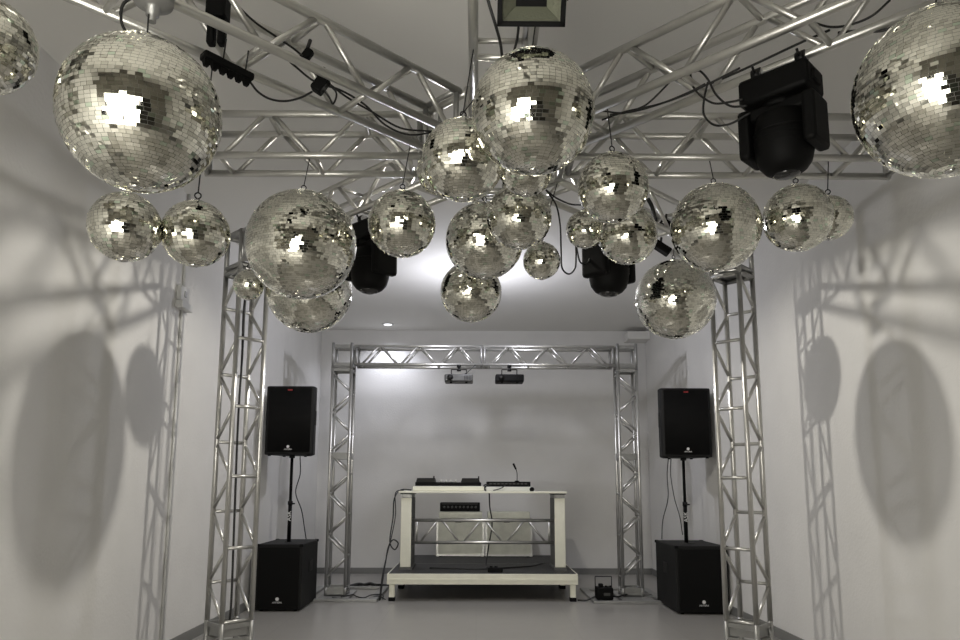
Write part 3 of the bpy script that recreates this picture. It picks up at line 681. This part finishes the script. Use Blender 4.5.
def right_gear():
    s = thing('sloping_stand', 'low white stand at the right of the table, under the thin black unit', 'stand', (.40, 9.15, TZ))
    MB().box((.395, 9.14, TZ+.026), (.56, .40, .052), None, .006).build('tray', M['ledw'], s)
    MB().lathe([(.028, -.01), (.03, .03)], (.66, 8.93, TZ+.022), (0, 1, 0), 14).build('corner_cap', M['black'], s)
    t = thing('effects_unit', 'thin black unit with a row of buttons on the white stand', 'audio unit', (.38, 9.15, TZ+.053))
    MB().box((.385, 9.15, TZ+.084), (.53, .26, .06), None, .005).build('housing', M['black'], t)
    for k in range(10): MB().box((.17+k*.047, 9.017, TZ+.088), (.03, .006, .014)).build('button', M['proj'], t)
    g = thing('gooseneck_microphone', 'slim black gooseneck microphone rising from the thin black unit', 'microphone', (.495, 9.17, TZ+.114))
    MB().path([(.495, 9.17, TZ+.114), (.497, 9.17, TZ+.17), (.495, 9.165, TZ+.22), (.482, 9.16, TZ+.27)], .0045, 8).build('gooseneck', M['black'], g)
    MB().tube((.482, 9.16, TZ+.265), (.449, 9.15, TZ+.335), .011, 10, .013).build('microphone_capsule', M['black'], g)
    MB().lathe([(.03, 0), (.03, .008), (.012, .014)], (.495, 9.17, TZ+.1145), n=14).build('base', M['black'], g)
    m = MB(); m.torus((.115, 9.02, TZ+.045), (0, 1, .3), .034, .009, 18, 7); m.torus((.12, 9.0, TZ+.03), (.3, 1, .2), .026, .009, 18, 7)
    m.path([(.14, 9.0, TZ+.012), (.22, 8.93, TZ+.014), (.30, 8.92, TZ+.04), (.34, 8.98, TZ+.07)], .006, 6)
    tag(m.build('coiled_cable', M['cable'], None, (.115, 9.02, TZ)), 'coil of dark cable between the two stands on the mixing table', 'cable')
right_gear()
cable('black cable hanging off the left side of the mixing table with a loop', [(-.80, 9.22, 1.225), (-.93, 9.20, 1.225), (-.985, 9.0, 1.12), (-.985, 8.9, .9), (-1.0, 8.75, .64), (-.94, 8.72, .55), (-.90, 8.72, .62), (-.96, 8.72, .66), (-1.01, 8.70, .58), (-1.03, 8.64, .42), (-1.04, 8.50, .25), (-1.06, 8.45, .03)], .008)
cable('second black cable hanging straight down left of the mixing table', [(-.86, 8.88, 1.225), (-.955, 8.84, 1.19), (-.95, 8.85, .95), (-.985, 8.80, .70), (-1.02, 8.68, .5), (-1.05, 8.52, .28), (-1.07, 8.46, .02)], .006)
cable('black cable hanging behind the table between the two flight cases', [(.16, 9.50, 1.19), (.17, 9.56, 1.0), (.20, 9.60, .80), (.16, 9.60, .55), (.12, 9.4, PZ+.012), (.13, 9.0, PZ+.012)], .009)
cable('black cable lying across the stage platform towards the right table leg', [(-.55, 9.0, PZ+.012), (-.2, 8.92, PZ+.012), (.10, 8.90, PZ+.012), (.45, 9.1, PZ+.012), (.68, 9.25, PZ+.012), (.85, 9.62, PZ+.012)], .009)
def socket_strip():
    t = thing('power_strip', 'black power strip lying on the front edge of the stage platform', 'power strip', (.20, 8.70, PZ+.001))
    MB().box((.215, 8.70, PZ+.026), (.17, .09, .05), None, .008).build('housing', M['black'], t)
    for k in (-.045, .01): MB().lathe([(.02, 0), (.018, .02)], (.215+k, 8.70, PZ+.05), n=12).build('plug', M['blackm'], t)
socket_strip()

# ------------------------------------------------------------------ projectors on the beam
def projector(label, cx, m, z=2.487):
    y = 8.72
    t = thing('projector', label, 'projector', (cx, y, z), 'projectors under the frame beam')
    MB().box((cx, y, z+.045), (.335, .24, .088), None, .014).build('housing', M[m], t)
    MB().lathe([(.036, 0), (.034, .018), (.026, .02)], (cx-.10, y-.118, z+.05), (0, -1, 0), 20).build('lens_ring', M['black'], t)
    MB().lathe([(.024, 0), (.01, .006)], (cx-.10, y-.138, z+.05), (0, -1, 0), 16).build('lens', M['glass'], t)
    g = MB()
    for k in range(5): g.box((cx+.07+k*.018, y-.121, z+.045), (.008, .006, .05))
    g.build('vent', M['black'], t)
    for a in (-.09, .09): MB().lathe([(.014, -.012), (.016, .004)], (cx+a, y-.07, z), n=10).build('foot', M['black'], t)
    b = MB()
    for a in (-.09, .09): b.tube((cx+a, y, z+.085), (cx+a, y, z+.16), .006, 8)
    b.tube((cx-.09, y, z+.16), (cx+.09, y, z+.16), .006, 8); b.tube((cx, y, z+.15), (cx, y, 2.69), .010, 10); b.lathe([(.028, .14), (.012, .185)], (cx, y, z), n=12)
    b.lathe([(.026, 0), (.026, .03)], (cx, y, 2.672), n=12)
    b.build('ceiling_bracket', M['blackm'], t)
projector('grey projector hanging left of the beam joint', -.215, 'proj')
projector('black projector hanging right of the beam joint', .385, 'black')
cable('thin black cable from the grey projector up to the beam', [(-.16, 8.70, 2.575), (-.10, 8.68, 2.62), (-.02, 8.70, 2.70)], .005)

# ------------------------------------------------------------------ odds and ends
def floor_light():
    x, y = 1.425, 8.52
    t = thing('floor_stage_light', 'small black stage light with a thin frame on the right floor base', 'stage light', (x, y, .031))
    MB().box((x, y, .10), (.185, .16, .135), None, .015).build('body', M['black'], t)
    MB().box((x+.02, y-.083, .095), (.07, .006, .03)).build('label_plate', M['proj'], t)
    f = MB()
    for a in (-1, 1): f.tube((x+a*.092, y+.03, .16), (x+a*.092, y+.03, .275), .005, 8)
    f.tube((x-.092, y+.03, .275), (x+.092, y+.03, .275), .005, 8); f.build('bracket', M['blackm'], t)
    MB().box((x-.035, y, .185), (.05, .06, .035), None, .008).build('knob_block', M['black'], t)
    for a in (0, .05): MB().lathe([(.014, 0), (.012, .018)], (x+.02+a, y-.02, .166), n=10).build('knob', M['blackm'], t)
floor_light()
cable('black cable running from the stage leg to the small floor light', [(1.14, 8.60, .01), (1.24, 8.58, .012), (1.33, 8.60, .045), (1.40, 8.60, .06)], .009)
cable('black cable from the small floor light to the right upright', [(1.51, 8.58, .06), (1.60, 8.62, .045), (1.66, 8.68, .05), (1.72, 8.70, .06)], .009)
cable('pale cable coiled on the floor between right upright and bass cabinet', [(1.92, 8.75, .04), (1.98, 8.66, .04), (2.03, 8.64, .04), (2.0, 8.72, .04), (1.95, 8.80, .045), (2.03, 8.86, .04)], .006).data.materials[0] = M['alud']
cable('black cable bundle on the floor behind the left upright', [(-1.60, 9.7, .012), (-1.5, 9.75, .03), (-1.42, 9.68, .03), (-1.36, 9.76, .035), (-1.28, 9.68, .03), (-1.22, 9.74, .02), (-1.1, 9.72, .012)], .022)
cable('thin black cable lying across the left floor base', [(-1.52, 8.62, .035), (-1.42, 8.78, .037), (-1.38, 8.84, .01), (-1.28, 8.74, .01), (-1.20, 8.80, .034), (-1.08, 8.80, .034), (-1.05, 8.62, .01)], .007)
cable('thin black cable curling on the floor beside the left base', [(-1.62, 8.60, .035), (-1.42, 8.62, .01), (-1.28, 8.60, .01), (-1.22, 8.63, .012), (-1.12, 8.70, .036), (-1.02, 8.60, .012)], .006)
def wall_box():
    x = XL
    t = thing('switch_box', 'white electrical box with a switch high on the left wall', 'switch box', (x, 5.80, 2.72))
    MB().box((x+.02, 5.80, 2.79), (.04, .17, .12), None, .006).build('switch_plate', M['box'], t)
    MB().box((x+.03, 5.815, 2.695), (.06, .22, .06), None, .006).build('lower_box', M['box'], t)
    MB().box((x+.042, 5.80, 2.79), (.01, .04, .05), None, .003).build('rocker', M['alud'], t)
    c = thing('wall_conduit', 'thin white conduit on the left wall above and below the switch box', 'conduit', (x+.012, 5.82, 0))
    MB().tube((x+.012, 5.82, .09), (x+.012, 5.82, 2.66), .011, 10).build('lower_pipe', M['box'], c)
    MB().tube((x+.012, 5.82, 2.855), (x+.012, 5.82, ZC), .011, 10).build('upper_pipe', M['box'], c)
wall_box()
def downlight():
    x, y = -1.32, 10.72
    t = thing('recessed_downlight', 'round white recessed downlight glowing in the ceiling near the back wall', 'ceiling light', (x, y, ZC))
    MB().lathe([(.085, -.012), (.095, -.004), (.095, -.0005)], (x, y, ZC), n=28).build('trim_ring', M['box'], t)
    MB().lathe([(.055, -.015), (.06, -.012)], (x, y, ZC), n=24).build('lamp', M['lamp'], t)
downlight()

def ceiling_lamp():
    x, y = -.02, 7.9
    t = thing('ceiling_lamp', 'small round ceiling lamp hidden behind the lowest mirror ball, its glow showing around', 'ceiling light', (x, y, ZC))
    MB().lathe([(.03, -.50), (.05, -.49), (.05, -.03), (.06, -.02), (.06, -.0005)], (x, y, ZC), n=24).build('housing', M['box'], t)
ceiling_lamp()

def pendant():
    x, y = 0.0, 4.76
    t = thing('pendant_spotlight', 'short ceiling spotlight above the middle mirror balls, hidden by them', 'ceiling light', (x, y, ZC))
    MB().lathe([(.045, 3.325), (.05, 3.33), (.05, 3.42), (.03, 3.45), (.012, 3.46), (.012, ZC-.02), (.05, ZC-.015), (.05, ZC-.0005)], (x, y, 0), n=20).build('housing', M['black'], t)
pendant()
